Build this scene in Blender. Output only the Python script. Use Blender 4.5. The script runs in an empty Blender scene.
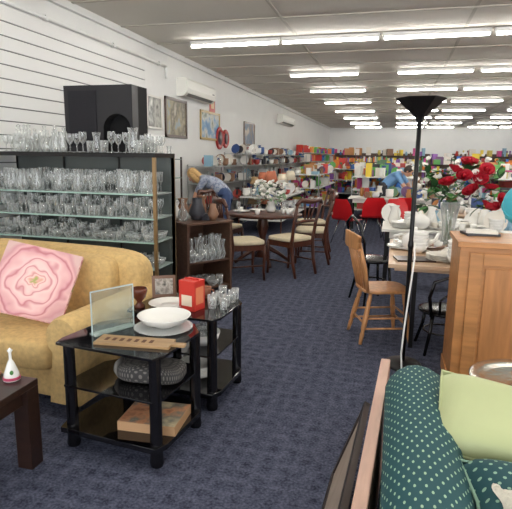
import bpy, math, random
from mathutils import Vector, Matrix, Euler
sc=bpy.context.scene
random.seed(7)
rnd=random.uniform
sc.view_settings.view_transform='Standard'
sc.view_settings.look='None'
sc.view_settings.exposure=.3
# ------------------------------------------------------------ camera
psi=math.radians(14.8); p=math.radians(10.8); h=1.55
F=Vector((-math.sin(psi)*math.cos(p),math.cos(psi)*math.cos(p),-math.sin(p)))
R=Vector((math.cos(psi),math.sin(psi),0)); U=R.cross(F)
r=math.radians(-0.8)
R2=R*math.cos(-r)+U*math.sin(-r); U2=-R*math.sin(-r)+U*math.cos(-r)
M=Matrix((R2,U2,-F)).transposed().to_4x4(); M.translation=Vector((0,0,h))
cd=bpy.data.cameras.new('camera'); cd.sensor_width=36; cd.lens=36; cd.clip_start=0.02
co=bpy.data.objects.new('camera',cd); co.matrix_world=M
sc.collection.objects.link(co); sc.camera=co
# ------------------------------------------------------------ materials
def s2l(c): return tuple(((x/255)/12.92 if x/255<=0.04045 else ((x/255+0.055)/1.055)**2.4) for x in c)
_m={}
def mat(name,rgb,rough=.6,metal=0,var=0.0,scale=20,bump=0,emit=0,alpha=1,spec=None,stretch=None,trans=0,coat=0):
    if name in _m: return _m[name]
    m=bpy.data.materials.new(name); m.use_nodes=True; nt=m.node_tree; b=nt.nodes['Principled BSDF']
    c=s2l(rgb); b.inputs['Base Color'].default_value=(*c,1); b.inputs['Roughness'].default_value=rough; b.inputs['Metallic'].default_value=metal
    if spec is not None: b.inputs['Specular IOR Level'].default_value=spec
    if coat: b.inputs['Coat Weight'].default_value=coat
    if alpha<1: b.inputs['Alpha'].default_value=alpha
    if emit: b.inputs['Emission Color'].default_value=(*c,1); b.inputs['Emission Strength'].default_value=emit
    if trans: b.inputs['Transmission Weight'].default_value=trans
    if var or bump:
        tc=nt.nodes.new('ShaderNodeTexCoord'); mp=nt.nodes.new('ShaderNodeMapping'); n=nt.nodes.new('ShaderNodeTexNoise')
        n.inputs['Scale'].default_value=scale; n.inputs['Detail'].default_value=4
        if stretch: mp.inputs['Scale'].default_value=stretch
        nt.links.new(tc.outputs['Object'],mp.inputs[0]); nt.links.new(mp.outputs[0],n.inputs['Vector'])
        if var:
            cr=nt.nodes.new('ShaderNodeValToRGB'); cr.color_ramp.elements[0].position=.3; cr.color_ramp.elements[1].position=.7
            cr.color_ramp.elements[0].color=(*[x*(1-var) for x in c],1); cr.color_ramp.elements[1].color=(*[min(1,x*(1+var)) for x in c],1)
            nt.links.new(n.outputs['Fac'],cr.inputs[0]); nt.links.new(cr.outputs[0],b.inputs['Base Color'])
        if bump:
            bp=nt.nodes.new('ShaderNodeBump'); bp.inputs['Strength'].default_value=bump; bp.inputs['Distance'].default_value=.01
            nt.links.new(n.outputs['Fac'],bp.inputs['Height']); nt.links.new(bp.outputs[0],b.inputs['Normal'])
    _m[name]=m; return m
def N(nt,t,**k):
    n=nt.nodes.new(t)
    for a,b in k.items(): setattr(n,a,b)
    return n
def uvdots(name,base,dot,freq,rad=.14):
    m=mat(name,base,.75); nt=m.node_tree; b=nt.nodes['Principled BSDF']; tc=N(nt,'ShaderNodeTexCoord')
    outs=[]
    for off in (0,.5):
        s=N(nt,'ShaderNodeVectorMath',operation='MULTIPLY'); s.inputs[1].default_value=(freq,freq,0)
        nt.links.new(tc.outputs['UV'],s.inputs[0])
        ad=N(nt,'ShaderNodeVectorMath',operation='ADD'); ad.inputs[1].default_value=(off,off,0); nt.links.new(s.outputs[0],ad.inputs[0])
        fr=N(nt,'ShaderNodeVectorMath',operation='FRACTION'); nt.links.new(ad.outputs[0],fr.inputs[0])
        di=N(nt,'ShaderNodeVectorMath',operation='DISTANCE'); di.inputs[1].default_value=(.5,.5,0); nt.links.new(fr.outputs[0],di.inputs[0])
        outs.append(di.outputs['Value'])
    mi=N(nt,'ShaderNodeMath',operation='MINIMUM'); nt.links.new(outs[0],mi.inputs[0]); nt.links.new(outs[1],mi.inputs[1])
    lt=N(nt,'ShaderNodeMath',operation='LESS_THAN'); lt.inputs[1].default_value=rad; nt.links.new(mi.outputs[0],lt.inputs[0])
    mx=N(nt,'ShaderNodeMix',data_type='RGBA'); mx.inputs[6].default_value=(*s2l(base),1); mx.inputs[7].default_value=(*s2l(dot),1)
    nt.links.new(lt.outputs[0],mx.inputs[0]); nt.links.new(mx.outputs[2],b.inputs['Base Color'])
    return m
def glassy(name,rgb,a=.3,rough=.08):
    m=bpy.data.materials.new(name); m.use_nodes=True; nt=m.node_tree; nt.nodes.clear()
    o=N(nt,'ShaderNodeOutputMaterial'); t=N(nt,'ShaderNodeBsdfTransparent'); t.inputs[0].default_value=(*[x**.3 for x in s2l(rgb)],1)
    g=N(nt,'ShaderNodeBsdfGlossy'); g.inputs['Roughness'].default_value=rough
    d=N(nt,'ShaderNodeBsdfDiffuse'); d.inputs[0].default_value=(*s2l(rgb),1)
    m1=N(nt,'ShaderNodeMixShader'); m1.inputs[0].default_value=.6
    nt.links.new(g.outputs[0],m1.inputs[1]); nt.links.new(d.outputs[0],m1.inputs[2])
    lw=N(nt,'ShaderNodeLayerWeight'); lw.inputs[0].default_value=.4
    ad=N(nt,'ShaderNodeMath',operation='ADD',use_clamp=True); ad.inputs[1].default_value=a; nt.links.new(lw.outputs['Facing'],ad.inputs[0])
    ml=N(nt,'ShaderNodeMath',operation='MULTIPLY'); ml.inputs[1].default_value=.8; nt.links.new(ad.outputs[0],ml.inputs[0])
    m2=N(nt,'ShaderNodeMixShader'); nt.links.new(ml.outputs[0],m2.inputs[0]); nt.links.new(t.outputs[0],m2.inputs[1]); nt.links.new(m1.outputs[0],m2.inputs[2])
    nt.links.new(m2.outputs[0],o.inputs[0]); return m
# ------------------------------------------------------------ mesh builder
class B:
    def __init__(s): s.v=[];s.f=[];s.mi=[];s.sm=[];s.uv=[];s.mats=[]
    def mid(s,m):
        if m not in s.mats: s.mats.append(m)
        return s.mats.index(m)
    def add(s,vs,fs,m,smooth=False,uvs=None,T=None):
        k=len(s.v); i=s.mid(m)
        s.v+=[tuple(T@Vector(x)) if T else tuple(x) for x in vs]
        for n,f in enumerate(fs):
            s.f.append([k+a for a in f]); s.mi.append(i); s.sm.append(smooth); s.uv.append(uvs[n] if uvs else None)
    def box(s,x0,x1,y0,y1,z0,z1,m,T=None):
        vs=[(x,y,z) for z in (z0,z1) for y in (y0,y1) for x in (x0,x1)]
        fs=[(0,2,3,1),(4,5,7,6),(0,1,5,4),(2,6,7,3),(0,4,6,2),(1,3,7,5)]
        ax=[(0,1),(0,1),(0,2),(0,2),(1,2),(1,2)]
        uv=[[(vs[i][a],vs[i][b]) for i in f] for f,(a,b) in zip(fs,ax)]
        s.add(vs,fs,m,False,uv,T)
    def ob(s,c,size,m,rot=(0,0,0)):
        T=Matrix.Translation(c)@Euler(rot).to_matrix().to_4x4()
        a,b,d=size[0]/2,size[1]/2,size[2]/2
        s.box(-a,a,-b,b,-d,d,m,T)
    def grid(s,fn,nu,nv,m,T=None,smooth=True,us=1,vs_=1):
        vs=[fn(i/nu,j/nv) for j in range(nv+1) for i in range(nu+1)]
        fs=[];uv=[]
        for j in range(nv):
            for i in range(nu):
                a=j*(nu+1)+i; fs.append((a,a+1,a+nu+2,a+nu+1))
                uv.append([(x*us/nu,y*vs_/nv) for x,y in ((i,j),(i+1,j),(i+1,j+1),(i,j+1))])
        s.add(vs,fs,m,smooth,uv,T)
    def lathe(s,prof,c,m,n=16,T=None,smooth=True,sq=(1,1)):
        vs=[];L=len(prof)
        for (rr,z) in prof:
            for i in range(n):
                a=2*math.pi*i/n; vs.append((c[0]+rr*sq[0]*math.cos(a),c[1]+rr*sq[1]*math.sin(a),c[2]+z))
        fs=[(j*n+i,j*n+(i+1)%n,(j+1)*n+(i+1)%n,(j+1)*n+i) for j in range(L-1) for i in range(n)]
        if prof[0][0]>1e-4: fs.append(tuple(range(n))[::-1])
        s.add(vs,fs,m,smooth,None,T)
    def sweep(s,pts,rad,m,n=8,T=None,caps=True):
        pts=[Vector(q) for q in pts]; vs=[];L=len(pts)
        if not isinstance(rad,(list,tuple)): rad=[rad]*L
        up=None
        for k,q in enumerate(pts):
            t=(pts[min(k+1,L-1)]-pts[max(k-1,0)]).normalized()
            if up is None:
                up=Vector((0,0,1)) if abs(t.z)<.9 else Vector((1,0,0))
            a=t.cross(up).normalized(); b=a.cross(t).normalized(); up=b
            for i in range(n):
                w=2*math.pi*i/n; vs.append(q+(a*math.cos(w)+b*math.sin(w))*rad[k])
        fs=[(j*n+i,j*n+(i+1)%n,(j+1)*n+(i+1)%n,(j+1)*n+i) for j in range(L-1) for i in range(n)]
        if caps: fs+= [tuple(range(n))[::-1],tuple(range((L-1)*n,L*n))]
        s.add(vs,fs,m,True,None,T)
    def cyl(s,a,b,r1,m,r2=None,n=12,T=None): s.sweep([a,b],[r1,r1 if r2 is None else r2],m,n,T)
    def ell(s,c,rr,m,n=14,k=8,T=None):
        prof=[(max(1e-5,math.sin(math.pi*j/k)),-math.cos(math.pi*j/k)) for j in range(k+1)]
        vs=[(c[0]+rr[0]*q*math.cos(2*math.pi*i/n),c[1]+rr[1]*q*math.sin(2*math.pi*i/n),c[2]+rr[2]*z) for q,z in prof for i in range(n)]
        fs=[(j*n+i,j*n+(i+1)%n,(j+1)*n+(i+1)%n,(j+1)*n+i) for j in range(k) for i in range(n)]
        s.add(vs,fs,m,True,None,T)
    def pillow(s,w,d,t,m,T,n=14,wave=.0):
        for sg in (1,-1):
            def fn(u,v,sg=sg):
                x=u*2-1;y=v*2-1
                q=((1-x**4)*(1-y**4)); z=sg*t/2*(max(q,0)**.55)
                sh=1-.08*(1-abs(x))*abs(y)**3; sh2=1-.08*(1-abs(y))*abs(x)**3
                return (x*w/2*sh2,y*d/2*sh,z+wave*math.sin(5*x+3*y)*q)
            s.grid(fn,n,n,m,T,True,w,d)
        # piped edge
        def ed(t_):
            k=int(t_*4)%4; f=t_*4-int(t_*4); q=f*2-1; sh=1-.08*(1-abs(q))
            return [(q*w/2,-d/2*sh,0),(w/2*sh,q*d/2,0),(-q*w/2,d/2*sh,0),(-w/2*sh,-q*d/2,0)][k]
        s.sweep([ed(i/32) for i in range(32)]+[ed(0)],.006,m,6,T)
    def rbox(s,x0,x1,y0,y1,z0,z1,m,e=.3,T=None,n=8):
        c=((x0+x1)/2,(y0+y1)/2,(z0+z1)/2); hx,hy,hz=(x1-x0)/2,(y1-y0)/2,(z1-z0)/2
        sp=lambda a,e: math.copysign(abs(a)**e,a)
        def fn(u,v):
            th=(u*2-1)*math.pi; ph=(v-.5)*math.pi
            return (c[0]+hx*sp(math.cos(ph),e)*sp(math.cos(th),e),c[1]+hy*sp(math.cos(ph),e)*sp(math.sin(th),e),c[2]+hz*sp(math.sin(ph),e))
        s.grid(fn,n*4,n*2,m,T,True,3*(hx+hy),2*hz)
    def poly(s,pts,z0,z1,m,T=None):
        n=len(pts); vs=[(x,y,z0) for x,y in pts]+[(x,y,z1) for x,y in pts]
        fs=[tuple(range(n))[::-1],tuple(range(n,2*n))]+[(i,(i+1)%n,n+(i+1)%n,n+i) for i in range(n)]
        s.add(vs,fs,m,False,None,T)
    def build(s,name,loc=(0,0,0),rz=0,bevel=0,parent=None,scale=1):
        me=bpy.data.meshes.new(name); me.from_pydata(s.v,[],s.f)
        for m in s.mats: me.materials.append(m)
        me.polygons.foreach_set('material_index',s.mi); me.polygons.foreach_set('use_smooth',s.sm)
        ul=me.uv_layers.new(name='UVMap'); k=0; arr=[]
        for f,u in zip(s.f,s.uv):
            for i in range(len(f)): arr+= (list(u[i]) if u else [0,0])
        ul.data.foreach_set('uv',arr); me.update()
        o=bpy.data.objects.new(name,me); sc.collection.objects.link(o)
        o.location=loc; o.rotation_euler=(0,0,rz); o.scale=(scale,)*3
        if parent is not None: o.parent=parent
        if bevel:
            b=o.modifiers.new('bevel','BEVEL'); b.width=bevel; b.segments=2; b.limit_method='ANGLE'; b.angle_limit=math.radians(50)
        return o
def dup(o,loc,rz=0,scale=None):
    q=o.copy(); sc.collection.objects.link(q); q.location=loc; q.rotation_euler=(0,0,rz)
    if scale: q.scale=(scale,)*3
    return q
# common mats
white=mat('white_ceramic',(238,236,230),.25)
black=mat('black_gloss',(16,15,18),.15)
blackm=mat('black_metal',(18,17,18),.4,.3)
chrome=mat('chrome',(190,190,190),.2,1)
glass=glassy('clear_glass',(240,243,241),.17)
glass2=glassy('shelf_glass',(215,230,224),.12)
def wood(name,rgb,var=.25,scale=4,st=(8,8,1),rough=.4): return mat(name,rgb,rough,var=var,scale=scale,stretch=st)
pine=wood('pine_wood',(180,124,72),.2,3,(1,8,8))
oak=wood('oak_wood',(186,132,84),.2,5,(6,6,1))
mahog=wood('mahogany',(78,42,28),.3,6,(6,6,1),.3)
dkwood=wood('espresso_wood',(46,30,24),.25,6,(1,6,6),.3)
brown=wood('walnut_veneer',(86,60,46),.25,5,(1,6,6),.4)
# ------------------------------------------------------------ room
XL,XR,YB,YF,H=-4.05,8.6,33.,-3.,3.4
fm=mat('carpet',(84,87,98),.95); nt=fm.node_tree; bs=nt.nodes['Principled BSDF']; bs.inputs['Specular IOR Level'].default_value=.1
tc=N(nt,'ShaderNodeTexCoord'); n1=N(nt,'ShaderNodeTexNoise'); n1.inputs['Scale'].default_value=75; n1.inputs['Detail'].default_value=4
n2=N(nt,'ShaderNodeTexVoronoi',distance='CHEBYCHEV'); n2.inputs['Scale'].default_value=11; n2.inputs['Randomness'].default_value=.25
n3=N(nt,'ShaderNodeTexNoise'); n3.inputs['Scale'].default_value=16; n3.inputs['Detail'].default_value=1
cr=N(nt,'ShaderNodeValToRGB'); cr.color_ramp.elements[0].position=.3; cr.color_ramp.elements[1].position=.78
cr.color_ramp.elements[0].color=(*s2l((44,47,62)),1); cr.color_ramp.elements[1].color=(*s2l((98,102,120)),1)
ad=N(nt,'ShaderNodeMath',operation='MULTIPLY_ADD'); ad.inputs[1].default_value=.35
ad2=N(nt,'ShaderNodeMath',operation='MULTIPLY_ADD'); ad2.inputs[1].default_value=.4
for a in (n1,n2,n3): nt.links.new(tc.outputs['Object'],a.inputs['Vector'])
nt.links.new(n2.outputs['Distance'],ad.inputs[0]); nt.links.new(n1.outputs['Fac'],ad.inputs[2])
nt.links.new(n3.outputs['Fac'],ad2.inputs[0]); nt.links.new(ad.outputs[0],ad2.inputs[2])
sb=N(nt,'ShaderNodeMath',operation='SUBTRACT'); sb.inputs[1].default_value=.29; nt.links.new(ad2.outputs[0],sb.inputs[0]); nt.links.new(sb.outputs[0],cr.inputs[0])
nt.links.new(cr.outputs[0],bs.inputs['Base Color'])
wallm=mat('wall_paint',(232,232,230),.7,var=.02,scale=2)
ceilm=mat('ceiling_paint',(212,206,196),.8,var=.02,scale=1)
batm=mat('ceiling_batten_paint',(184,178,168),.8)
def slab(name,x0,x1,y0,y1,z0,z1,m):
    b=B(); b.box(x0,x1,y0,y1,z0,z1,m); return b.build(name)
slab('floor',XL-.1,XR+.1,YF-.1,YB+.1,-.1,0,fm)
slab('ceiling',XL-.1,XR+.1,YF-.1,YB+.1,H,H+.1,ceilm)
slab('wall_left',XL-.1,XL,YF,YB,0,H,wallm)
slab('wall_right',XR,XR+.1,YF,YB,0,H,wallm)
slab('wall_back',XL,XR,YB,YB+.1,0,H,wallm)
b=B(); b.box(XL,XR,YF-.1,YF,0,.35,wallm); b.box(XL,XR,YF-.1,YF,3.1,H,wallm)
for x in (XL,-1.5,1.2,3.9,XR-.12): b.box(x,x+.12,YF-.1,YF,.35,3.1,wallm)
b.build('wall_front')
b=B()
y=-2.4
while y<YB: b.box(XL,XR,y-.02,y+.02,H-.012,H,batm); y+=1.2
for x in (-1.6,.85,3.3,5.75): b.box(x-.02,x+.02,YF,YB,H-.01,H,batm)
b.build('trim_1')
b=B(); b.box(XL,XL+.06,YF,YB,H-.09,H,wallm); b.box(XL,XR,YB-.06,YB,H-.09,H,wallm); b.build('trim_2')
b=B(); b.box(XL,XL+.015,8,YB,0,.1,wallm); b.build('baseboard_left')
b=B(); b.cyl((XL+.03,3,3.1),(XL+.03,8.8,3.1),.022,wallm); b.cyl((XL+.03,8.8,3.1),(XL+.03,8.8,2.9),.022,wallm)
for y in (4,5.5,7,8.5): b.box(XL,XL+.06,y-.02,y+.02,3.07,3.13,wallm)
b.build('wall_conduit')
slm=mat('slatwall_laminate',(228,228,226),.45); slg=mat('slatwall_groove',(100,100,102),.7)
b=B(); b.box(XL+.001,XL+.008,2.5,8.0,.3,3.0,slg)
z=.3
while z<2.95: b.box(XL+.001,XL+.022,2.5,8.0,z,z+.132,slm); z+=.145
b.build('slatwall_panel')
# lights
tube=mat('fluorescent_tube',(255,252,245),.5,emit=36); fix=mat('light_fixture_white',(235,235,232),.5)
rows=[2.3,5.3,8.3,11.6,14.4,17.4,20.6,24,27.5,31]
b=B(); b.box(-.73,.73,-.03,.03,-.06,-.0,fix)
b.cyl((-.72,0,-.075),(.72,0,-.075),.024,tube,n=8); b.box(-.75,-.72,-.03,.03,-.1,0,fix); b.box(.72,.75,-.03,.03,-.1,0,fix)
lt=b.build('fluorescent_light',(-2.6,8.3,H-.012))
for i,y in enumerate(rows):
    xs=[-2.6,-1.08,.46,2.0,3.6,5.2,6.8] if i<3 else [-1.6,.68,2.3,4.5,6.1]
    for x in xs:
        if y==8.3 and x==-2.6: continue
        dup(lt,(x,y,H-.012))
w=bpy.data.worlds.new('sky'); sc.world=w; w.use_nodes=True
w.node_tree.nodes['Background'].inputs[0].default_value=(.95,.97,1,1); w.node_tree.nodes['Background'].inputs[1].default_value=3.6
# ------------------------------------------------------------ left wall fittings
def ac(y0,y1,z0,z1,name):
    b=B(); pl=mat('aircon_plastic',(232,231,224),.4); gr=mat('aircon_vent',(120,120,118),.6)
    L=y1-y0; hh=z1-z0
    prof=[(0,0),(.13,0),(.2,.06),(.22,.14),(.21,hh-.04),(.17,hh),(0,hh)]
    n=len(prof); vs=[(x,y,z) for y in (0,L) for x,z in prof]
    fs=[tuple(range(n)),tuple(range(n,2*n))[::-1]]+[(i,n+i,n+(i+1)%n,(i+1)%n) for i in range(n)]
    b.add(vs,fs,pl)
    b.ob((.172,L/2,.028),(.07,L*.85,.006),gr,(0,-.7,0)); b.box(.19,.224,L-.2,L-.1,.16,.18,gr)
    return b.build(name,(XL+.004,y0,z0))
ac(9.3,10.9,2.66,2.99,'air_conditioner'); ac(17.9,20.2,2.72,3.03,'air_conditioner')
def picmat(name,cols,scale=3):
    m=mat(name,cols[0],.5); nt=m.node_tree; b=nt.nodes['Principled BSDF']; tc=N(nt,'ShaderNodeTexCoord'); n=N(nt,'ShaderNodeTexNoise'); n.inputs['Scale'].default_value=scale; n.inputs['Detail'].default_value=5
    cr=N(nt,'ShaderNodeValToRGB'); e=cr.color_ramp.elements
    e[0].position=.32; e[0].color=(*s2l(cols[0]),1); e[1].position=.68; e[1].color=(*s2l(cols[-1]),1)
    for i,c in enumerate(cols[1:-1]):
        q=e.new(.32+.36*(i+1)/(len(cols)-1)); q.color=(*s2l(c),1)
    nt.links.new(tc.outputs['Object'],n.inputs[0]); nt.links.new(n.outputs['Fac'],cr.inputs[0]); nt.links.new(cr.outputs[0],b.inputs[0]); return m
def frame(name,y0,y1,z0,z1,fc,pics,t=.03,bw=.05):
    b=B(); fr=mat('frame_%s'%name,fc,.4); pm=picmat('print_'+name,pics)
    b.box(0,t*.5,y0+bw,y1-bw,z0+bw,z1-bw,pm)
    for a in ((y0,y1,z0,z0+bw),(y0,y1,z1-bw,z1),(y0,y0+bw,z0,z1),(y1-bw,y1,z0,z1)): b.box(0,t,*a,fr)
    return b.build(name,(XL+.001,0,0))
frame('framed_print',8.75,9.75,1.88,2.6,(70,45,30),[(120,150,170),(150,140,110),(90,80,60),(190,180,160)])
frame('framed_landscape_painting',10.5,11.75,1.9,2.52,(170,140,70),[(60,110,160),(90,140,180),(200,200,190),(60,90,60)])
frame('wall_poster',8.02,8.6,2.0,2.55,(225,222,215),[(60,60,60),(180,178,170),(120,120,118),(220,220,215)],bw=.03)
frame('framed_portrait',13.8,14.9,1.85,2.5,(90,60,40),[(120,100,80),(60,90,120),(190,170,150)])
b=B(); rd=mat('red_poster',(190,60,40),.5); gd=mat('poster_cream',(220,190,140),.5)
b.box(0,.01,11.1,11.45,2.5,2.88,rd); b.box(.01,.014,11.18,11.37,2.6,2.78,gd); b.build('wall_hanging_banner',(XL+.001,0,0))
b=B(); rdc=mat('clock_red',(170,35,30),.4)
for yy,rr in ((11.75,.26),(12.2,.22)):
    T=Matrix.Translation((XL+.001,yy,1.97))@Euler((0,math.pi/2,0)).to_matrix().to_4x4()
    b.lathe([(rr,0),(rr,.03),(rr-.03,.05),(rr-.06,.03),(.001,.03)],(0,0,0),rdc,28,T); b.lathe([(rr*.6,.031),(rr*.6,.036),(.001,.036)],(0,0,0),mat('plate_dark',(70,50,60),.4),24,T)
b.build('wall_plate_red')
# ------------------------------------------------------------ glass display unit
GL={'wine':[(.032,0),(.03,.004),(.005,.01),(.005,.07),(.02,.085),(.034,.12),(.03,.17)],
'tumbler':[(.03,0),(.033,.05),(.036,.1),(.033,.1),(.028,.012)],
'flute':[(.03,0),(.004,.01),(.004,.08),(.02,.11),(.022,.19)],
'bowl':[(.03,0),(.055,.03),(.07,.07),(.066,.07),(.03,.012)],
'vase':[(.035,0),(.05,.05),(.03,.13),(.045,.2)],
'decanter':[(.045,0),(.06,.05),(.05,.11),(.018,.15),(.016,.19),(.025,.2),(.012,.21),(.02,.24),(.001,.25)]}
def glassrow(b,x0,x1,y0,y1,z,sp,kinds,m,n=8,sc_=1.,skip=.05,along='x'):
    x=x0
    while x<x1:
        y=y0
        k=random.choice(kinds)
        while y<y1:
            if random.random()>skip:
                s=sc_*rnd(.85,1.1)
                b.lathe([(q*s,w*s) for q,w in GL[k]],(x+rnd(-.008,.008),y+rnd(-.008,.008),z),m,n)
            y+=sp
            if random.random()<.15: k=random.choice(kinds)
        x+=sp
b=B(); ux0,ux1,uy0,uy1=-4.0,-2.14,4.4,4.85
gold=mat('bronze_trim',(150,122,84),.35,.5); back=mat('unit_back_panel',(92,98,96),.25,.3)
b.box(ux0,ux1,uy0,uy1,1.53,1.57,black); b.box(ux0,ux1,uy0,uy1,0,.12,dkwood)
for x in (ux0,ux1-.03): 
    for y in (uy0,uy1-.03): b.box(x,x+.03,y,y+.03,.12,1.53,gold if x>-3 else blackm)
b.box(ux0,ux1,uy1-.03,uy1-.015,.12,1.53,back)
for z in (.47,.73,.96,1.19): b.box(ux0+.02,ux1-.02,uy0+.01,uy1-.04,z-.012,z,glass2); b.box(ux0+.02,ux1-.02,uy0,uy0+.01,z-.014,z,mat('shelf_edge',(170,200,188),.2))
for x in (-3.4,-2.75): b.box(x,x+.012,uy1-.05,uy1-.03,.12,1.53,blackm)
unit=b.build('glass_display_cabinet')
b=B()
for z,ks,s in ((.47,['tumbler','bowl'],1),(.73,['tumbler','wine','bowl'],.95),(.96,['wine','flute','tumbler'],1.0),(1.19,['wine','flute','vase'],1.05)):
    glassrow(b,ux0+.06,ux1-.05,uy0+.05,uy1-.07,z,.068,ks,glass,8,s)
b.build('glassware_collection',parent=unit)
b=B(); glassrow(b,ux0+.2,-3.2,uy0+.05,uy1-.07,1.57,.08,['wine','vase','decanter'],glass,8,1.0,.15)
glassrow(b,-3.2,ux1-.04,uy0+.03,uy0+.1,1.57,.075,['wine','tumbler','vase'],glass,8,1.1,.05)
glassrow(b,-2.38,ux1-.04,uy0+.1,uy1-.07,1.57,.08,['wine','tumbler','bowl'],glass,8,1,.1)
b.build('glassware_collection')
# black speaker cabinet with arch
b=B(); 
bk=mat('speaker_black',(26,25,29),.5); bk2=mat('speaker_cavity',(10,10,12),.9)
x0,x1,y0,y1,z0,z1=-3.15,-2.42,4.52,4.83,1.571,2.2
b.box(x0,x0+.4,y0,y1,z0,z1,bk); b.box(x0+.4,x1,y0+.12,y1,z0,z1,bk2)
cx=(x0+.4+x1)/2; rr=(x1-x0-.4)/2-.02
arc=[(cx+rr*math.cos(a),z0+.22+rr*math.sin(a)) for a in [math.pi*i/12 for i in range(13)]]
prof=[(x0+.4,z0),(cx-rr,z0)]+arc[::-1]+[(cx+rr,z0),(x1,z0),(x1,z1),(x0+.4,z1)]
n=len(prof); vs=[(x,y,z) for y in (y0,y0+.12) for x,z in prof]
for i in range(n): b.add([vs[i],vs[(i+1)%n],vs[n+(i+1)%n],vs[n+i]],[(0,1,2,3)],bk if i>14 else bk2)
for i in range(12):
    a=arc[i];c=arc[i+1]; b.add([(a[0],y0,a[1]),(c[0],y0,c[1]),(c[0],y0,z1),(a[0],y0,z1)],[(0,1,2,3)],bk)
b.box(cx+rr-.001,x1,y0,y0+.004,z0,z1,bk); b.box(x0+.4,cx-rr+.001,y0,y0+.004,z0,z1,bk)
b.ob((x0+.2,y0-.004,z0+.32),(.3,.008,.52),mat('speaker_grille',(34,33,38),.9,bump=.5,scale=200))
b.build('loudspeaker_cabinet')
def rack(name,x0,x1,y0,y1,zs,post,shelf,th=.015,top=None,backm=None):
    b=B(); T=top or zs[-1]+.03
    for x in (x0,x1-.025):
        for y in (y0,y1-.025): b.box(x,x+.025,y,y+.025,0,T,post)
    for z in zs: b.box(x0,x1,y0,y1,z-th,z,shelf)
    if backm: b.box(x0,x0+.01,y0,y1,.05,T,backm)
    return b.build(name)
dsh=rack('display_shelf',-3.95,-3.4,5.2,8.0,[.15,.5,.85,1.2,1.5],dkwood,glass2)
PAL=[(170,62,54),(62,90,146),(210,190,100),(96,134,100),(226,220,208),(140,104,80),(60,60,66),(190,132,80),(120,88,128),(140,176,196),(228,228,226),(238,236,230)]
pm=[mat('goods_%d'%i,c,.5) for i,c in enumerate(PAL)]
shades=[mat('lampshade_%d'%i,c,.8) for i,c in enumerate([(230,220,195),(200,120,90),(180,150,110)])]
def vaseprof(s): return [(.03*s,0),(rnd(.04,.07)*s,rnd(.04,.08)*s),(rnd(.02,.04)*s,.13*s),(rnd(.03,.05)*s,.17*s)]
plate=[(.05,0),(.11,.012),(.13,.022),(.125,.022),(.05,.006)]
cup=[(.025,0),(.036,.03),(.042,.075),(.038,.075),(.02,.006)]
def clutter(b,x0,x1,y0,y1,z,n,mats,hs=(.06,.25),kinds=('box','vase','plate','cup','glass'),sz=(.05,.2)):
    for _ in range(n):
        x=rnd(x0+.07,x1-.07); y=rnd(y0+.07,y1-.07); k=random.choice(kinds); m=random.choice(mats)
        if k=='box':
            a,c,e=rnd(*sz),rnd(*sz),rnd(*hs); b.ob((x,y,z+e/2),(a,c,e),m,(0,0,rnd(-.3,.3)))
        elif k=='vase': b.lathe(vaseprof(rnd(.8,1.6)),(x,y,z),m,10)
        elif k=='plate':
            for i in range(random.randint(1,5)): b.lathe(plate,(x,y,z+i*.012),m,14)
        elif k=='cup': b.lathe(cup,(x,y,z),m,10)
        elif k=='stack':
            for i in range(random.randint(2,5)): b.lathe([(q*1.2,w) for q,w in GL['bowl']],(x,y,z+i*.03),m,14)
        elif k=='glass': b.lathe(GL[random.choice(['wine','vase','tumbler','decanter'])],(x,y,z),glass,8)
        elif k=='doll':
            b.lathe([(.05,0),(.045,.1),(.02,.16)],(x,y,z),m,8); b.ell((x,y,z+.2),(.04,.04,.045),random.choice(mats),8,6)
        elif k=='lamp':
            s=rnd(.8,1.2); b.lathe([(.06*s,0),(.07*s,.02),(.02*s,.05),(.05*s,.14*s),(.012*s,.22*s),(.01*s,.3*s)],(x,y,z),m,10)
            b.lathe([(.13*s,.26*s),(.075*s,.44*s),(.001,.44*s)],(x,y,z),random.choice(shades),12)
        elif k=='plateup':
            rr=rnd(.08,.13); T=Matrix.Translation((x,y,z+rr))@Euler((math.radians(75),0,rnd(-.3,.3))).to_matrix().to_4x4(); b.lathe([(.001,0),(rr*.6,0),(rr,.02)],(0,0,0),m,14,T)
b=B(); wp=[white,pm[4],pm[10],pm[5],pm[6]]
for z in (.15,.5,.85,1.2,1.5): clutter(b,-3.9,-3.4,5.25,7.95,z,36,wp,kinds=('vase','glass','glass','plate','box','cup'),hs=(.06,.2))
b.build('bric_a_brac_collection',parent=dsh)
# rotated walnut bookcase, open side faces right
b=B(); BD=.56
for a in (0,.59): b.box(a,a+.03,0,BD,0,.8,brown)
b.box(-.01,.63,-.01,BD+.01,.8,.825,brown); b.box(.03,.59,BD-.02,BD,.04,.8,brown)
for z in (.05,.36): b.box(.03,.59,.01,BD-.02,z,z+.02,brown)
bc=b.build('wooden_bookcase',(-2.13,5.13,0),math.radians(56),.003)
b=B()
glassrow(b,.08,.57,.06,.3,.381,.085,['vase','tumbler','decanter','bowl'],glass,10,1.25,.05)
glassrow(b,.08,.57,.06,.3,.071,.1,['tumbler','bowl'],glass,10,1.2,.3)
clutter(b,.03,.6,.03,.5,.826,12,[white,pm[6],pm[5],pm[1]],kinds=('glass','vase','cup','box','vase'),hs=(.05,.15),sz=(.05,.12))
b.build('glassware_collection',parent=bc)
b=B(); b.box(0,.6,0,.4,.0,1.12,dkwood); b.box(-.01,.61,-.01,.41,1.12,1.145,dkwood)
for z in (.4,.8): b.box(.02,.58,-.012,0,z-.34,z,brown)
b.build('wooden_cupboard',(-3.38,5.8,0),0,.004)
b=B(); clutter(b,0,.6,0,.4,0,14,wp,kinds=('vase','plateup','glass','box','vase'),hs=(.1,.25)); b.build('bric_a_brac_collection',(-3.38,5.8,1.146))
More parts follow.
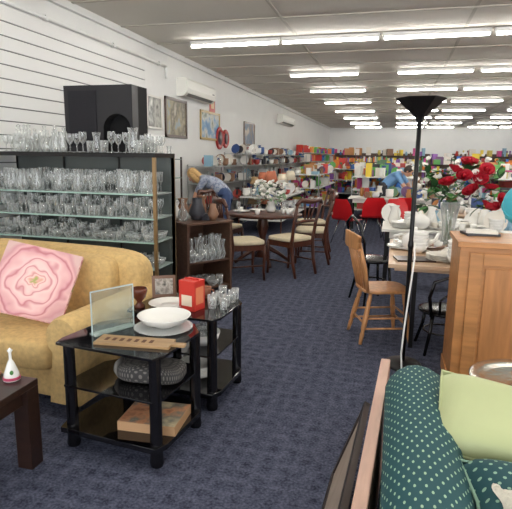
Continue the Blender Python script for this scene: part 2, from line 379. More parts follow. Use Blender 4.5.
# ------------------------------------------------------------ yellow sofa
ym=mat('sofa_damask',(198,166,110),.85,var=.15,scale=34,bump=.15)
b=B()
def scroll(b,x0,w,y0,y1,ztop,m,out=1,zb=.1):
    R_=w*.62; cx=x0+w/2+out*.02; cz=ztop-R_
    prof=[(x0+w,zb)]
    N_=14
    for i in range(N_+1):
        a=math.radians(-50+280*i/N_); prof.append((cx+R_*math.cos(a),cz+R_*math.sin(a)))
    prof.append((x0+.0,zb))
    n=len(prof)
    def fn(u,v):
        k=min(int(round(u*(n-1))),n-1); x,z=prof[k]
        y=y0+(y1-y0)*min(max((v-.08)/.84,0),1)
        e=0
        if v<.08: e=1-v/.08
        if v>.92: e=(v-.92)/.08
        cxx=x0+w/2; czz=(zb+ztop)/2
        e=1-(1-.12*e*e)
        return (cxx+(x-cxx)*(1-e),y+(-.03 if v<.001 else .03 if v>.999 else 0),czz+(z-czz)*(1-e*.3))
    b.grid(fn,n-1,12,m,None,True,1.2,y1-y0)
    for y,sg in ((y0-.03,1),(y1+.03,-1)):
        cxx=x0+w/2; czz=(zb+ztop)/2
        vs=[(cxx+(x-cxx)*.88,y,czz+(z-czz)*.964) for x,z in prof]; c=(cxx,y,czz)
        vs.append(c); b.add(vs,[(i,i+1,n) if sg>0 else (i+1,i,n) for i in range(n-1)]+[(n-1,0,n) if sg>0 else (0,n-1,n)],m,False,[[(vs[j][0],vs[j][2]) for j in ((i,(i+1)%n,n) if sg>0 else ((i+1)%n,i,n))] for i in range(n)])
W_=1.95
scroll(b,-.22,.2,.0,.88,.64,ym,1); scroll(b,-W_,.2,.0,.88,.64,ym,1)
b.rbox(-W_+.05,-.1,.05,.95,.08,.32,ym,.15)
for i in range(2):
    x0=-W_+.2+i*.76; b.rbox(x0,x0+.76,-.03,.72,.27,.46,ym,.25)
    b.rbox(x0+.01,x0+.75,.6,.88,.4,.85,ym,.38)
b.rbox(-W_+.12,-.08,.74,1.0,.1,.87,ym,.3)
for x in (-W_+.1,-.12):
    for y in (.08,.9): b.cyl((x,y,0),(x,y,.1),.025,dkwood)
b.build('yellow_sofa',(-1.67,2.42,0),math.radians(-5))
# flower canvas
fmn=bpy.data.materials.new('flower_print'); fmn.use_nodes=True; nt=fmn.node_tree; bs=nt.nodes['Principled BSDF']; bs.inputs['Roughness'].default_value=.8
def math_(op,a,b_=None,c=None):
    n=N(nt,'ShaderNodeMath',operation=op)
    for i,q in enumerate((a,b_,c)):
        if q is None: continue
        if isinstance(q,(int,float)): n.inputs[i].default_value=q
        else: nt.links.new(q,n.inputs[i])
    return n.outputs[0]
tc=N(nt,'ShaderNodeTexCoord'); sub=N(nt,'ShaderNodeVectorMath',operation='SUBTRACT'); sub.inputs[1].default_value=(.0,.0,0)
nt.links.new(tc.outputs['UV'],sub.inputs[0]); sx=N(nt,'ShaderNodeSeparateXYZ'); nt.links.new(sub.outputs[0],sx.inputs[0])
nz=N(nt,'ShaderNodeTexNoise'); nz.inputs['Scale'].default_value=8; nz.inputs['Detail'].default_value=1.5; nt.links.new(tc.outputs['UV'],nz.inputs[0])
ln=N(nt,'ShaderNodeVectorMath',operation='LENGTH'); nt.links.new(sub.outputs[0],ln.inputs[0])
th=math_('ARCTAN2',sx.outputs[1],sx.outputs[0])
ph=math_('MULTIPLY_ADD',ln.outputs['Value'],45,math_('MULTIPLY',th,3))
rr_=math_('MULTIPLY_ADD',math_('SINE',ph),.010,ln.outputs['Value'])
ph2=math_('MULTIPLY_ADD',ln.outputs['Value'],-70,math_('MULTIPLY',th,5))
rr2=math_('MULTIPLY_ADD',math_('SINE',ph2),.007,rr_)
ma=math_('MULTIPLY_ADD',nz.outputs['Fac'],.11,rr2)
cr=N(nt,'ShaderNodeValToRGB'); nt.links.new(ma,cr.inputs[0]); e=cr.color_ramp.elements
e[0].position=.0; e[0].color=(*s2l((130,140,80)),1); e[1].position=.36; e[1].color=(*s2l((216,180,174)),1)
for pz,c in ((.065,(180,176,110)),(.078,(226,170,152)),(.092,(244,212,204)),(.102,(214,146,142)),(.118,(244,208,202)),(.14,(236,190,186)),(.148,(206,132,138)),(.162,(244,208,202)),(.195,(234,186,184)),(.203,(202,124,132)),(.222,(240,200,196)),(.262,(222,166,168)),(.272,(190,112,122)),(.288,(228,180,178)),(.32,(206,150,154))):
    q=e.new(pz); q.color=(*s2l(c),1)
nt.links.new(cr.outputs[0],bs.inputs['Base Color'])
b=B(); T=Euler((math.radians(-30),0,0)).to_matrix().to_4x4()@Matrix.Rotation(math.radians(15),4,'Y')
b.box(-.25,.25,-.018,.018,-.24,.24,fmn,T); b.build('flower_canvas_print',(-2.24,2.79,.72),math.radians(24),.006)
# ------------------------------------------------------------ dark side table
b=B(); b.box(-.6,0,-.55,0,.42,.455,dkwood); b.box(-.57,-.03,-.52,-.03,.34,.42,dkwood)
for x in (-.6,-.085):
    for y in (-.55,-.085): b.box(x,x+.085,y,y+.085,0,.42,dkwood)
b.build('wooden_side_table',(-1.65,2.03,0),0,.004)
b=B(); b.lathe([(.035,0),(.03,.03),(.016,.07),(.012,.08),(.006,.09),(.006,.12),(.012,.13),(.001,.142)],(0,0,0),white,16)
b.lathe([(.0362,.004),(.0345,.016)],(0,0,0),mat('bell_trim',(200,80,110),.4),16); b.ell((.02,-.022,.04),(.008,.008,.01),mat('leaf_green',(70,130,60),.5),8,6)
b.build('porcelain_bell',(-1.76,1.98,.456),scale=1.15)
b=B(); b.lathe([(.05,0),(.055,.01),(.05,.02),(.001,.02)],(0,0,0),mat('amber_dish',(130,80,40),.3),16); b.build('trinket_dish',(-1.89,1.98,.456))
# ------------------------------------------------------------ tv stands
bg=mat('black_glass',(14,13,16),.05,spec=.8)
def tvstand():
    b=B(); P=[(-.30,-.27),(.28,-.27),(.31,-.2),(.31,.16),(.22,.28),(-.15,.28),(-.30,.1),(-.32,-.2)]
    P2=[(x*.93,y*.93) for x,y in P]
    b.poly(P,.58,.595,bg); b.poly(P2,.345,.357,bg); b.poly(P,.09,.12,bg)
    for x,y in ((-.26,-.22),(.26,-.22),(.26,.2),(-.2,.2)): b.lathe([(.03,0),(.034,.02),(.03,.05),(.028,.58)],(x,y,0),black,14,sq=(1.1,1))
    return b
o=tvstand().build('tv_stand',(-1.31,2.40,0),math.radians(-6),.002)
dup(o,(-1.25,3.03,0),math.radians(-4))
TZ=.596
def put(b,name,loc,rz=0,bv=0): return b.build(name,loc,math.radians(rz),bv)
b=B(); b.lathe([(.055,0),(.06,.008),(.12,.03),(.145,.06),(.15,.066),(.143,.066),(.115,.036),(.05,.014),(.001,.012)],(0,0,0),white,32); put(b,'serving_bowl',(-1.20,2.54,TZ+.011))
b=B(); b.lathe([(.09,0),(.15,.006),(.165,.012),(.15,.01),(.001,.006)],(0,0,0),glass,28); put(b,'glass_platter',(-1.20,2.53,TZ))
b=B(); ae=mat('acrylic_edge',(190,205,205),.2); b.box(-.13,.13,-.003,.003,.0,.24,glass2); b.box(-.13,.13,-.03,.03,0,.006,glass2); b.box(-.132,.132,-.004,.004,.236,.242,ae); b.box(-.132,-.128,-.004,.004,0,.24,ae); b.box(.128,.132,-.004,.004,0,.24,ae); put(b,'acrylic_sign_holder',(-1.45,2.42,TZ),62)
b=B(); b.lathe([(.03,0),(.028,.01),(.012,.03),(.035,.06),(.045,.1),(.04,.11),(.02,.06)],(0,0,0),mat('brown_glaze',(96,48,32),.25),18); put(b,'goblet',(-1.52,2.86,TZ)).scale=(1.15,)*3
b=B(); cb=wood('board_wood',(160,128,88),.2,6,(1,8,8)); b.box(-.2,.2,-.06,.06,0,.014,cb); b.box(.2,.27,-.018,.018,.0,.014,cb)
for i in range(7): b.box(-.16+i*.04,-.14+i*.04,-.02,.02,.014,.0155,mat('branding_brown',(90,55,35),.7))
put(b,'cheese_board',(-1.24,2.27,TZ),6,.003)
b=B(); fbz=mat('frame_bronze',(110,75,50),.4); T=Matrix.Rotation(math.radians(-14),4,'X')
b.box(-.08,.08,0,.012,0,.15,fbz,T); b.box(-.06,.06,-.002,0,.022,.128,picmat('photo_bw',[(60,56,52),(180,172,160),(120,112,104),(220,214,204)],18),T); b.ob((0,.055,.05),(.02,.004,.11),blackm,(.35,0,0)); put(b,'photo_frame',(-1.47,3.12,TZ),28)
b=B(); rb=mat('red_carton',(200,52,40),.45); b.box(-.06,.06,-.055,.055,0,.19,rb); b.box(-.04,.04,-.0565,-.055,.03,.1,mat('carton_label',(235,215,190),.5)); b.box(.06,.0615,-.04,.04,.04,.15,mat('carton_label2',(225,130,90),.5)); b.box(-.055,.055,-.002,.002,.19,.2,rb)
put(b,'red_gift_box',(-1.19,2.93,TZ),-15,.002)
b=B(); b.lathe([(.025,0),(.028,.06),(.026,.12),(.001,.12)],(0,0,0),white,14); b.lathe([(.035,0),(.03,.006)],(0,0,0),glass,14); put(b,'pillar_candle',(-1.34,3.22,TZ))
b=B(); glassrow(b,-1.08,-.98,2.98,3.25,TZ,.085,['tumbler','bowl'],glass,12,.8,0); b.build('drinking_glasses')
b=B(); tr=mat('mug_terracotta',(150,95,70),.5); b.lathe(cup,(0,0,0),tr,14); b.sweep([(.04,0,.06),(.06,0,.055),(.06,0,.03),(.036,0,.025)],.005,tr,6); put(b,'coffee_mug',(-1.2,3.2,TZ))
b=B(); b.lathe(plate,(0,0,0),white,24); put(b,'side_plate',(-1.36,2.95,TZ),0)
wv=uvdots('woven_dark',(58,56,56),(120,116,110),60,.2); b=B(); b.rbox(-.18,.18,-.1,.1,0,.1,wv,.5); b.sweep([(-.18,0,.05),(-.21,0,.05)],[.06,.03],wv,12); put(b,'woven_clutch_bag',(-1.2,2.38,.358),6)
bkm=picmat('puzzle_print',[(150,90,60),(210,150,110),(120,120,110),(200,185,150)],9)
b=B(); b.box(-.16,.16,-.13,.13,0,.05,mat('puzzle_box_side',(190,150,110),.6)); b.box(-.155,.155,-.125,.125,.05,.0515,bkm); put(b,'jigsaw_puzzle_box',(-1.18,2.36,.121),4)
b=B()
for i in range(3): b.lathe([(.05,0),(.11,.03),(.125,.06),(.12,.06),(.05,.01),(.001,.008)],(0,0,i*.02),white,24)
put(b,'mixing_bowls',(-1.17,2.98,.121))
b=B(); b.lathe([(.06,0),(.1,.04),(.11,.08),(.105,.08),(.05,.01),(.001,.01)],(0,0,0),white,24); b.lathe([(.11,.08),(.07,.11),(.02,.12),(.02,.14),(.001,.145)],(0,0,0),glass,20); put(b,'casserole_dish',(-1.13,2.97,.358))
# ------------------------------------------------------------ floor lamp
b=B(); b.lathe([(.14,0),(.14,.015),(.12,.03),(.02,.04),(.001,.04)],(0,0,0),blackm,28)
b.cyl((0,0,.03),(0,0,1.84),.016,blackm,n=12)
b.lathe([(.016,1.80),(.03,1.83),(.045,1.85),(.175,1.965),(.17,1.965),(.045,1.86),(.001,1.855)],(0,0,0),blackm,6,smooth=False)
b.lathe([(.018,.9),(.022,.93),(.018,.96)],(0,0,0),blackm,10)
b.build('torchiere_floor_lamp',(.15,3.86,0))
b=B(); b.sweep([(.175,3.83,.95),(.18,3.78,.85),(.16,3.75,.6),(.14,3.72,.35),(.13,3.7,.15),(.14,3.7,.03),(.2,3.68,.01)],.007,white,6); b.build('white_power_cord')
# ------------------------------------------------------------ windsor chair (faces +x)
b=B()
def turned(b,a,c,m,r0=.016,r1=.024,n=10):
    a=Vector(a);c=Vector(c); ts=[0,.1,.2,.25,.3,.5,.7,.74,.78,.9,1]; rs=[.7,.85,1.0,.75,1.05,1.25,1.05,.75,1.0,.9,.75]
    b.sweep([a.lerp(c,t) for t in ts],[r1*q*.8 for q in rs],m,n)
b.rbox(-.21,.21,-.2,.2,.43,.465,oak,.5)
fl=[(.2,-.2),(.2,.2),(-.23,-.19),(-.23,.19)]; tp=[(.14,-.14),(.14,.14),(-.14,-.13),(-.14,.13)]
for (x,y),(u,v) in zip(fl,tp): turned(b,(x,y,0),(u,v,.435),oak)
def lp(i,t): return (fl[i][0]+(tp[i][0]-fl[i][0])*t,fl[i][1]+(tp[i][1]-fl[i][1])*t,.435*t)
for i,j,t in ((0,1,.55),(0,1,.35),(2,3,.4),(0,2,.3),(1,3,.3),(0,2,.5),(1,3,.5)): b.cyl(lp(i,t),lp(j,t),.009,oak,n=8)
for k in range(7):
    y=-.16+.32*k/6; r_=.014 if k in(0,6) else .008
    b.sweep([(-.17-.02*math.cos(y*8),y,.45),(-.21-.02*math.cos(y*8),y*1.08,.65),(-.27-.02*math.cos(y*8),y*1.15,.87)],[r_,r_*1.3,r_],oak,8)
def rail(u,v):
    y=(u-.5)*.42; return (-.275-.03*math.cos(y*8),y,.82+.1*v+.02*math.cos((u-.5)*3)*v)
b.grid(rail,10,3,oak)
b.grid(lambda u,v:(rail(u,v)[0]-.02,rail(u,v)[1],rail(u,v)[2]),10,3,oak)
b.sweep([ (rail(i/10,1)[0]-.01,rail(i/10,1)[1],rail(i/10,1)[2]) for i in range(11)],.011,oak,8)
b.sweep([ (rail(i/10,0)[0]-.01,rail(i/10,0)[1],rail(i/10,0)[2]) for i in range(11)],.011,oak,8)
b.build('windsor_chair',(-.04,4.47,0),math.radians(20),scale=1.0)
# ------------------------------------------------------------ bentwood black chair
def bentwood():
    b=B(); b.lathe([(.19,0),(.2,.01),(.2,.03),(.17,.035),(.001,.03)],(0,0,.43),black,24)
    for a in (45,135,225,315):
        c,s=math.cos(math.radians(a)),math.sin(math.radians(a)); b.sweep([(c*.16,s*.16,.43),(c*.18,s*.18,.25),(c*.24,s*.24,0)],[.016,.015,.012],black,8)
    b.sweep([(.15*math.cos(t*.5236),.15*math.sin(t*.5236),.22) for t in range(13)],.009,black,6)
    b.sweep([(-.17,-.14,.43),(-.2,-.17,.65),(-.24,-.15,.82),(-.26,0,.9),(-.24,.15,.82),(-.2,.17,.65),(-.17,.14,.43)],.014,black,8)
    b.sweep([(-.18,-.08,.45),(-.21,-.09,.62),(-.24,0,.74),(-.21,.09,.62),(-.18,.08,.45)],.01,black,8)
    return b
o=bentwood().build('bentwood_chair',(.46,4.30,0),math.radians(100)); o.scale=(1,1,.76)
o2=bentwood().build('bentwood_chair',(-.16,5.62,0),math.radians(30),scale=1.06)
# ------------------------------------------------------------ right tables
tt=wood('table_tan',(190,160,130),.12,4,(1,6,6))
def table(x0,x1,y0,y1,z,top,leg,lw=.05,name='table',ap=.08,ins=.04):
    b=B(); b.box(x0,x1,y0,y1,z-.03,z,top); b.box(x0+.05,x1-.05,y0+.05,y1-.05,z-.03-ap,z-.03,top)
    for x in (x0+ins,x1-ins-lw):
        for y in (y0+ins,y1-ins-lw): b.box(x,x+lw,y,y+lw,0,z-.03,leg)
    return b.build(name,bevel=.004)
table(.0,1.35,4.06,5.4,.74,tt,blackm,.035,name='display_table',ap=.03,ins=.2)
b=B(); 
clutter(b,.3,.95,4.12,4.5,.741,4,[white,pm[4]],kinds=('plate','stack','cup'))
b.ob((.2,4.3,.748),(.3,.2,.012),dkwood,(0,0,.2)); b.ob((.6,4.35,.75),(.34,.22,.016),pm[4],(0,0,-.2))
clutter(b,.0,1.25,4.5,5.0,.741,16,[white,pm[4],white,pm[5]],kinds=('plate','stack','cup'),hs=(.02,.06))
clutter(b,.02,1.0,4.9,5.35,.741,14,[white,white,pm[4]],kinds=('stack','cup','plate','vase'))
b.build('crockery_collection')
table(-.1,1.9,6.05,6.9,.75,mat('table_white',(225,222,214),.5),blackm,name='display_table')
b=B(); clutter(b,-.1,1.8,6.05,6.9,.751,54,[white,white,white,pm[4],pm[9]],kinds=('stack','cup','plate','vase','plateup','plate')); b.build('crockery_collection')
def teapot(b,x,y,z,s,m):
    b.lathe([(.05*s,0),(.09*s,.04*s),(.085*s,.1*s),(.04*s,.13*s),(.012*s,.14*s),(.014*s,.16*s),(.001,.165*s)],(x,y,z),m,18)
    b.sweep([(x+.08*s,y,z+.05*s),(x+.13*s,y,z+.08*s),(x+.15*s,y,z+.13*s)],[.018*s,.012*s,.009*s],m,8)
    b.sweep([(x-.08*s,y,z+.11*s),(x-.14*s,y,z+.1*s),(x-.14*s,y,z+.05*s),(x-.085*s,y,z+.035*s)],.008*s,m,8)
b=B(); teapot(b,0,0,0,1.3,white); o=b.build('white_teapot',(.22,4.75,.741)); dup(o,(.32,6.2,.751),.6)
# ------------------------------------------------------------ vase of roses
red=mat('rose_red',(180,20,42),.6); wf=mat('blossom_white',(236,232,224),.6); lf=mat('leaf_green',(60,110,55),.5); st=mat('stem_green',(70,110,60),.6); lf2=mat('leaf_dark_green',(36,76,38),.5)
def rose(b,c,R_,m,k=3):
    n=Vector((rnd(-.5,.5),rnd(-.9,.1),rnd(.5,1))).normalized(); q=n.to_track_quat('Z','Y').to_matrix().to_4x4(); T=Matrix.Translation(c)@q
    for L in range(k):
        rr=R_*(.4+.6*L/(k-1)) if k>1 else R_; hh=R_*(1.1-.35*L/max(1,k-1)); np_=4+L
        for i in range(np_):
            a0=2*math.pi*i/np_+L*.6; da=2*math.pi/np_*.75
            def fn(u,v):
                a=a0+(u-.5)*2*da; t=v; rad=rr*(.25+.75*t**.6)+ (R_*.18*t**4)*(L>0); zz=hh*(t-.35)-abs(u-.5)**2*R_*.9*t
                return (rad*math.cos(a),rad*math.sin(a),zz)
            b.grid(fn,4,3,m,T)
    b.ell((0,0,R_*.2),(R_*.3,R_*.3,R_*.5),m,8,6,T)
def leaf(b,c,L,m):
    d=Vector((rnd(-1,1),rnd(-1,1),rnd(-.3,.8))).normalized(); q=d.to_track_quat('X','Z').to_matrix().to_4x4(); T=Matrix.Translation(c)@q
    b.grid(lambda u,v:(u*L,(v-.5)*L*.55*math.sin(math.pi*min(u+.02,1)),-.25*L*u*u+abs(v-.5)*L*.12),5,2,m,T)
b=B(); vx,vy,vz=.53,5.15,.741
b.lathe([(.06,0),(.065,.02),(.055,.1),(.06,.2),(.095,.42),(.09,.42),(.055,.2),(.05,.1),(.05,.02),(.001,.02)],(vx,vy,vz),glass,20)
for i in range(14):
    a=rnd(0,6.28); b.sweep([(vx+.03*math.cos(a),vy+.03*math.sin(a),vz+.03),(vx+.05*math.cos(a+2),vy+.05*math.sin(a+2),vz+.4),(vx+.08+.22*math.cos(a),vy+.15*math.sin(a),vz+.6)],.004,st,5)
for i in range(130): leaf(b,(vx+.08+rnd(-.32,.34),vy+rnd(-.15,.15),vz+rnd(.36,.8)),rnd(.08,.14),random.choice([lf,lf2]))
for dx,dy,dz in ((-.05,-.16,.60),(.08,-.18,.66),(.22,-.14,.64),(.15,-.17,.53),(.0,-.18,.72),(.32,-.1,.56),(.27,-.12,.72),(.12,-.08,.78),(.38,-.08,.38),(.44,-.05,.44),(.3,-.15,.40),(.24,.1,.68)):
    rose(b,(vx+dx,vy+dy,vz+dz),rnd(.055,.07),red)
for i in range(60): rose(b,(vx+.04+rnd(-.38,.38),vy+rnd(-.16,.15),vz+rnd(.4,.86)),rnd(.015,.032),wf,1)
b.build('rose_bouquet_in_vase')
# ------------------------------------------------------------ pine cabinet
b=B(); x0,x1,y0,y1,z1=.44,1.80,3.46,3.94,1.04
b.box(x0-.02,x1+.02,y0-.03,y1+.01,z1-.035,z1,pine); b.box(x0,x1,y0,y1,.1,z1-.035,pine); b.box(x0-.01,x1+.01,y0-.015,y1,0,.1,pine)
pd=wood('pine_wood_panel',(174,118,68),.2,3,(8,8,1))
for i in range(2):
    a=x0+.06+i*.64; c=a+.6; z0,zt=.14,.97
    b.box(a+.081,c-.081,y0-.018,y0,z0,z0+.08,pine); b.box(a+.081,c-.081,y0-.018,y0,zt-.08,zt,pine); b.box(a,a+.08,y0-.018,y0,z0,zt,pine); b.box(c-.08,c,y0-.018,y0,z0,zt,pine)
    b.box(a+.1,c-.1,y0-.01,y0,z0+.1,zt-.1,pd)
    b.ell((a+.56 if i==0 else a+.04,y0-.04,.6),(.018,.02,.018),pine,10,6)
b.build('pine_cabinet',bevel=.003)
tq=mat('turquoise_yarn',(70,178,196),.7,bump=.6,scale=30)
b=B(); b.ell((0,0,.22),(.15,.15,.15),tq,24,14)
for k in range(7):
    ax=Euler((rnd(0,3),rnd(0,3),rnd(0,3))).to_matrix(); b.sweep([Vector((0,0,.22))+ax@Vector((.151*math.cos(t*math.pi/12),.151*math.sin(t*math.pi/12),0)) for t in range(25)],.005,tq,5)
b.lathe([(.07,0),(.065,.02),(.03,.04),(.03,.09)],(0,0,0),dkwood,14)
b.build('turquoise_string_ball_lamp',(.86,3.72,1.041))
b=B(); b.ob((0,0,.008),(.22,.16,.016),pm[6],(0,0,.2)); b.ob((.01,0,.023),(.2,.15,.014),pm[4],(0,0,-.1)); b.build('book_stack',(.6,3.80,1.041))
# ------------------------------------------------------------ green sofa bottom right
teal=uvdots('teal_dot_fabric',(16,74,80),(160,190,160),20,.12)
tealp=uvdots('teal_dot_fabric_small',(16,70,76),(140,175,150),24,.13)
b=B()
scroll(b,.025,.22,.75,2.22,.665,teal,1)
b.rbox(.2,.95,.75,2.2,.08,.36,teal,.15); b.rbox(.22,.97,.74,1.46,.32,.47,teal,.25); b.rbox(.22,.97,1.47,2.19,.32,.47,teal,.25)
for x in (.1,.88):
    for y in (.85,2.1): b.cyl((x,y,0),(x,y,.1),.025,dkwood)
b.build('green_dotted_chaise')
lg=mat('pale_green_satin',(184,192,142),.5,var=.05,scale=4)
b=B(); T=Euler((math.radians(22),math.radians(5),0)).to_matrix().to_4x4(); b.pillow(.56,.38,.14,lg,T); b.build('pale_green_cushion',(.47,1.82,.63),math.radians(-10))
b=B(); T=Euler((math.radians(8),math.radians(6),0)).to_matrix().to_4x4(); b.pillow(.46,.34,.16,tealp,T); b.build('teal_dotted_cushion',(.50,1.46,.56),math.radians(6))
fz=mat('fleece_white',(214,208,192),.95,bump=1,scale=70,var=.08)
b=B(); b.grid(lambda u,v:(.3*(u-.5)+.01*math.sin(20*v),.4*(v-.5),.06*math.sin(math.pi*u)*math.sin(math.pi*v)**.5+.012*math.sin(13*u+9*v)+.006*math.sin(41*u)*math.sin(37*v)),30,30,fz)
b.build('fleece_throw',(.48,1.28,.63),0)
pk=wood('pink_wood_edge',(200,160,140),.1,5,(8,1,8))
b=B(); b.box(-.024,.024,0,1.7,0,.5,pk); b.build('wooden_headboard',(-.062,.98,0),math.radians(-2.7),.004)
b=B(); fr=mat('frame_darkbrown',(46,36,32),.5); mt=mat('picture_matt',(150,134,120),.7,var=.15,scale=6)
T=Matrix.Rotation(math.radians(19),4,'Y')
b.box(-.012,.0,.04,1.0,.03,.41,mt,T)
for a in ((0,1.04,0,.04),(0,1.04,.4,.44),(0,.04,0,.44),(1.0,1.04,0,.44)): b.box(-.02,.006,*a,fr,T)
b.build('framed_picture',(-.24,1.27,.003),math.radians(-2.7))
b=B(); b.lathe([(.2,0),(.2,.02),(.03,.04),(.025,.5),(.24,.52),(.24,.54),(.001,.54)],(0,0,0),dkwood,28); b.build('pedestal_side_table',(.70,2.52,0))
sv=mat('silver_tray',(205,200,190),.22,1,bump=.2,scale=40)
b=B(); b.lathe([(.12,0),(.16,.004),(.2,.022),(.25,.028),(.255,.024),(.2,.016),(.001,.003)],(0,0,0),sv,36); b.lathe([(.06,.004),(.09,.03),(.1,.045),(.095,.045),(.05,.012),(.001,.01)],(.02,0,0),sv,24)
b.build('silver_tray',(.65,2.43,.541))
# ------------------------------------------------------------ dining set
cr_=mat('seat_cream',(206,192,162),.8,var=.08,scale=30)
def dchair():
    b=B() # faces +x
    b.rbox(-.21,.22,-.23,.23,.43,.49,cr_,.4); b.box(-.2,.2,-.21,.21,.37,.44,mahog)
    for y in (-.2,.2):
        b.sweep([(.19,y,.42),(.2,y,.3),(.19,y,.12),(.2,y,0)],[.024,.022,.016,.018],mahog,8)
        b.sweep([(-.27,y,0),(-.22,y,.2),(-.2,y,.42),(-.23,y*1.05,.65),(-.3,y*1.12,.93)],[.018,.022,.024,.02,.018],mahog,8)
    b.sweep([(-.29,-.25,.9),(-.31,-.18,.96),(-.33,0,.94),(-.31,.18,.96),(-.29,.25,.9)],[.018,.03,.034,.03,.018],mahog,8)
    b.sweep([(-.24,-.2,.68),(-.27,-.08,.7),(-.27,.08,.7),(-.24,.2,.68)],[.014,.022,.022,.014],mahog,8)
    for y in (-.08,0,.08): b.sweep([(-.27,y*.6,.69),(-.31,y*1.2,.92)],.011,mahog,6)
    for y in (-.2,.2): b.cyl((.19,y,.18),(-.22,y,.18),.01,mahog,n=6)
    return b
dc=dchair().build('dining_chair',(-1.82,6.25,0),math.radians(35),scale=1.06)
dup(dc,(-1.30,6.72,0),math.radians(150)); dup(dc,(-1.15,7.6,0),math.radians(185)); dup(dc,(-2.5,7.5,0),math.radians(-10)); dup(dc,(-1.3,8.6,0),math.radians(200))
b=B(); b.lathe([(.0,.70),(.5,.70),(.55,.72),(.55,.745),(.53,.75),(.001,.75)],(0,0,0),mahog,40,sq=(1.05,.85))
b.lathe([(.12,.1),(.06,.2),(.05,.4),(.09,.55),(.06,.7)],(0,0,0),mahog,16)
for a in (30,120,210,300):
    c,s=math.cos(math.radians(a)),math.sin(math.radians(a)); b.sweep([(c*.05,s*.05,.25),(c*.25,s*.25,.14),(c*.42,s*.42,.02)],[.04,.03,.022],mahog,8)
b.build('round_dining_table',(-1.82,7.25,0))
b=B(); b.lathe([(.05,0),(.07,.05),(.05,.12),(.06,.16)],(0,0,0),white,16)
for i in range(50): leaf(b,(rnd(-.22,.22),rnd(-.15,.15),rnd(.12,.4)),rnd(.07,.13),mat('leaf_silver',(130,155,120),.6))
for i in range(60): rose(b,(rnd(-.24,.24),rnd(-.17,.17),rnd(.15,.45)),rnd(.02,.04),wf,1)
b.build('white_flower_arrangement',(-1.72,7.35,.751))
b=B()
for i in range(16):
    a=rnd(0,6.28); q=rnd(.28,.42); x,y=q*math.cos(a)*1.05,q*math.sin(a)*.85
    k=random.choice([cup,plate,GL['tumbler'],GL['wine']]); b.lathe(k,(x,y,0),glass if k in (GL['tumbler'],GL['wine']) else white,12)
b.build('tableware_collection',(-1.82,7.25,.751))
# ------------------------------------------------------------ red chairs
rp=mat('red_plastic',(200,28,34),.3)
def rchair():
    b=B()
    def fn(u,v):
        y=(u-.5)*.46
        if v<.5:
            t=v/.5; x=.2-.38*t; z=.45-.02*math.sin(math.pi*t)+.35*y*y
        else:
            t=(v-.5)/.5; x=-.18-.1*t+.5*y*y*(1); z=.45+.38*t; y*=(1-.12*t*t)
        if v<.02: z-=.02
        w=1-.25*max(0,(v-.85)/.15)
        return (x,y*w,z)
    b.grid(fn,10,16,rp); b.grid(lambda u,v:(fn(u,v)[0]-.008,fn(u,v)[1],fn(u,v)[2]-.008),10,16,rp)
    for x,y in ((.16,.16),(.16,-.16),(-.14,.16),(-.14,-.16)): b.cyl((x*.7,y*.7,.43),(x*1.35,y*1.35,0),.011,chrome,n=6)
    return b
rc=rchair().build('red_plastic_chair',(-.78,9.5,0),math.radians(60))
dup(rc,(-.35,10.1,0),math.radians(100)); dup(rc,(.12,10.35,0),math.radians(120)); dup(rc,(.2,9.5,0),math.radians(-60)); dup(rc,(1.6,9.3,0),math.radians(-90)); 
table(-.9,1.6,10.9,11.6,.74,mat('table_white',(225,222,214),.5),blackm,name='display_table')
table(.4,3.4,7.9,8.8,.76,tt,mahog,name='display_table')
table(2.2,4.6,5.2,6.6,.76,tt,mahog,name='display_table')
b=B(); clutter(b,-.9,1.6,10.9,11.6,.741,46,pm+[white]*2,kinds=('box','vase','stack','plateup')); clutter(b,.4,3.4,7.9,8.8,.761,64,pm+[white]*8,kinds=('box','vase','stack','plateup','cup','box')); clutter(b,2.2,4.6,5.2,6.6,.761,40,pm+[white]*6,kinds=('box','vase','stack','plate'))
b.build('household_goods_collection')
# ------------------------------------------------------------ background shelves & tables
steel=mat('steel_rack',(170,172,172),.35,.8)
for y0_,y1_,zs_,n_ in ((11.9,15.9,[.2,.6,1.0,1.35,1.62],34),(16.1,20.5,[.2,.6,1.0,1.35,1.62],34),(9.6,11.7,[.2,.6,1.0,1.35],22)):
    rk=rack('wire_shelving',-3.98,-3.4,y0_,y1_,zs_,steel,steel)
    b=B()
    for z in zs_: clutter(b,-3.9,-3.42,y0_+.1,y1_-.1,z,n_,[white,white,pm[4],pm[10],pm[6],pm[9],pm[5],pm[1],pm[0]],kinds=('box','vase','glass','stack','plateup'),hs=(.08,.22))
    b.build('household_goods_collection',parent=rk)
ts=rack('toy_shelf',-3.98,-3.3,21,32,[.2,.6,1.0,1.4,1.75],steel,mat('shelf_white',(220,220,216),.5))
bright=[mat('toy_%d'%i,c,.45) for i,c in enumerate([(230,200,60),(210,70,140),(60,120,200),(204,56,48),(226,130,50),(100,175,90),(240,230,220),(140,90,170)])]
b=B()
for z in (.2,.6,1.0,1.4,1.75): clutter(b,-3.9,-3.35,21.1,31.9,z,64,bright+[white],kinds=('box','doll','box'),hs=(.15,.34),sz=(.15,.35))
b.build('toy_collection',parent=ts)
def island(name,x0,x1,y0,y1,mats,zs=(.2,.75,1.15),n=30,kinds=('box','vase','doll'),hs=(.08,.3)):
    rk=rack('gondola_shelf' if len(zs)>2 else 'trestle_table',x0,x1,y0,y1,list(zs),steel if len(zs)>2 else mahog,mat('shelf_white',(220,220,216),.5))
    b=B()
    for z in zs: clutter(b,x0,x1,y0,y1,z,n,mats,kinds=kinds,hs=hs,sz=(.08,.26))
    b.build(name,parent=rk)
mixm=pm+bright
K2=('box','vase','stack','doll','plateup','box','box')
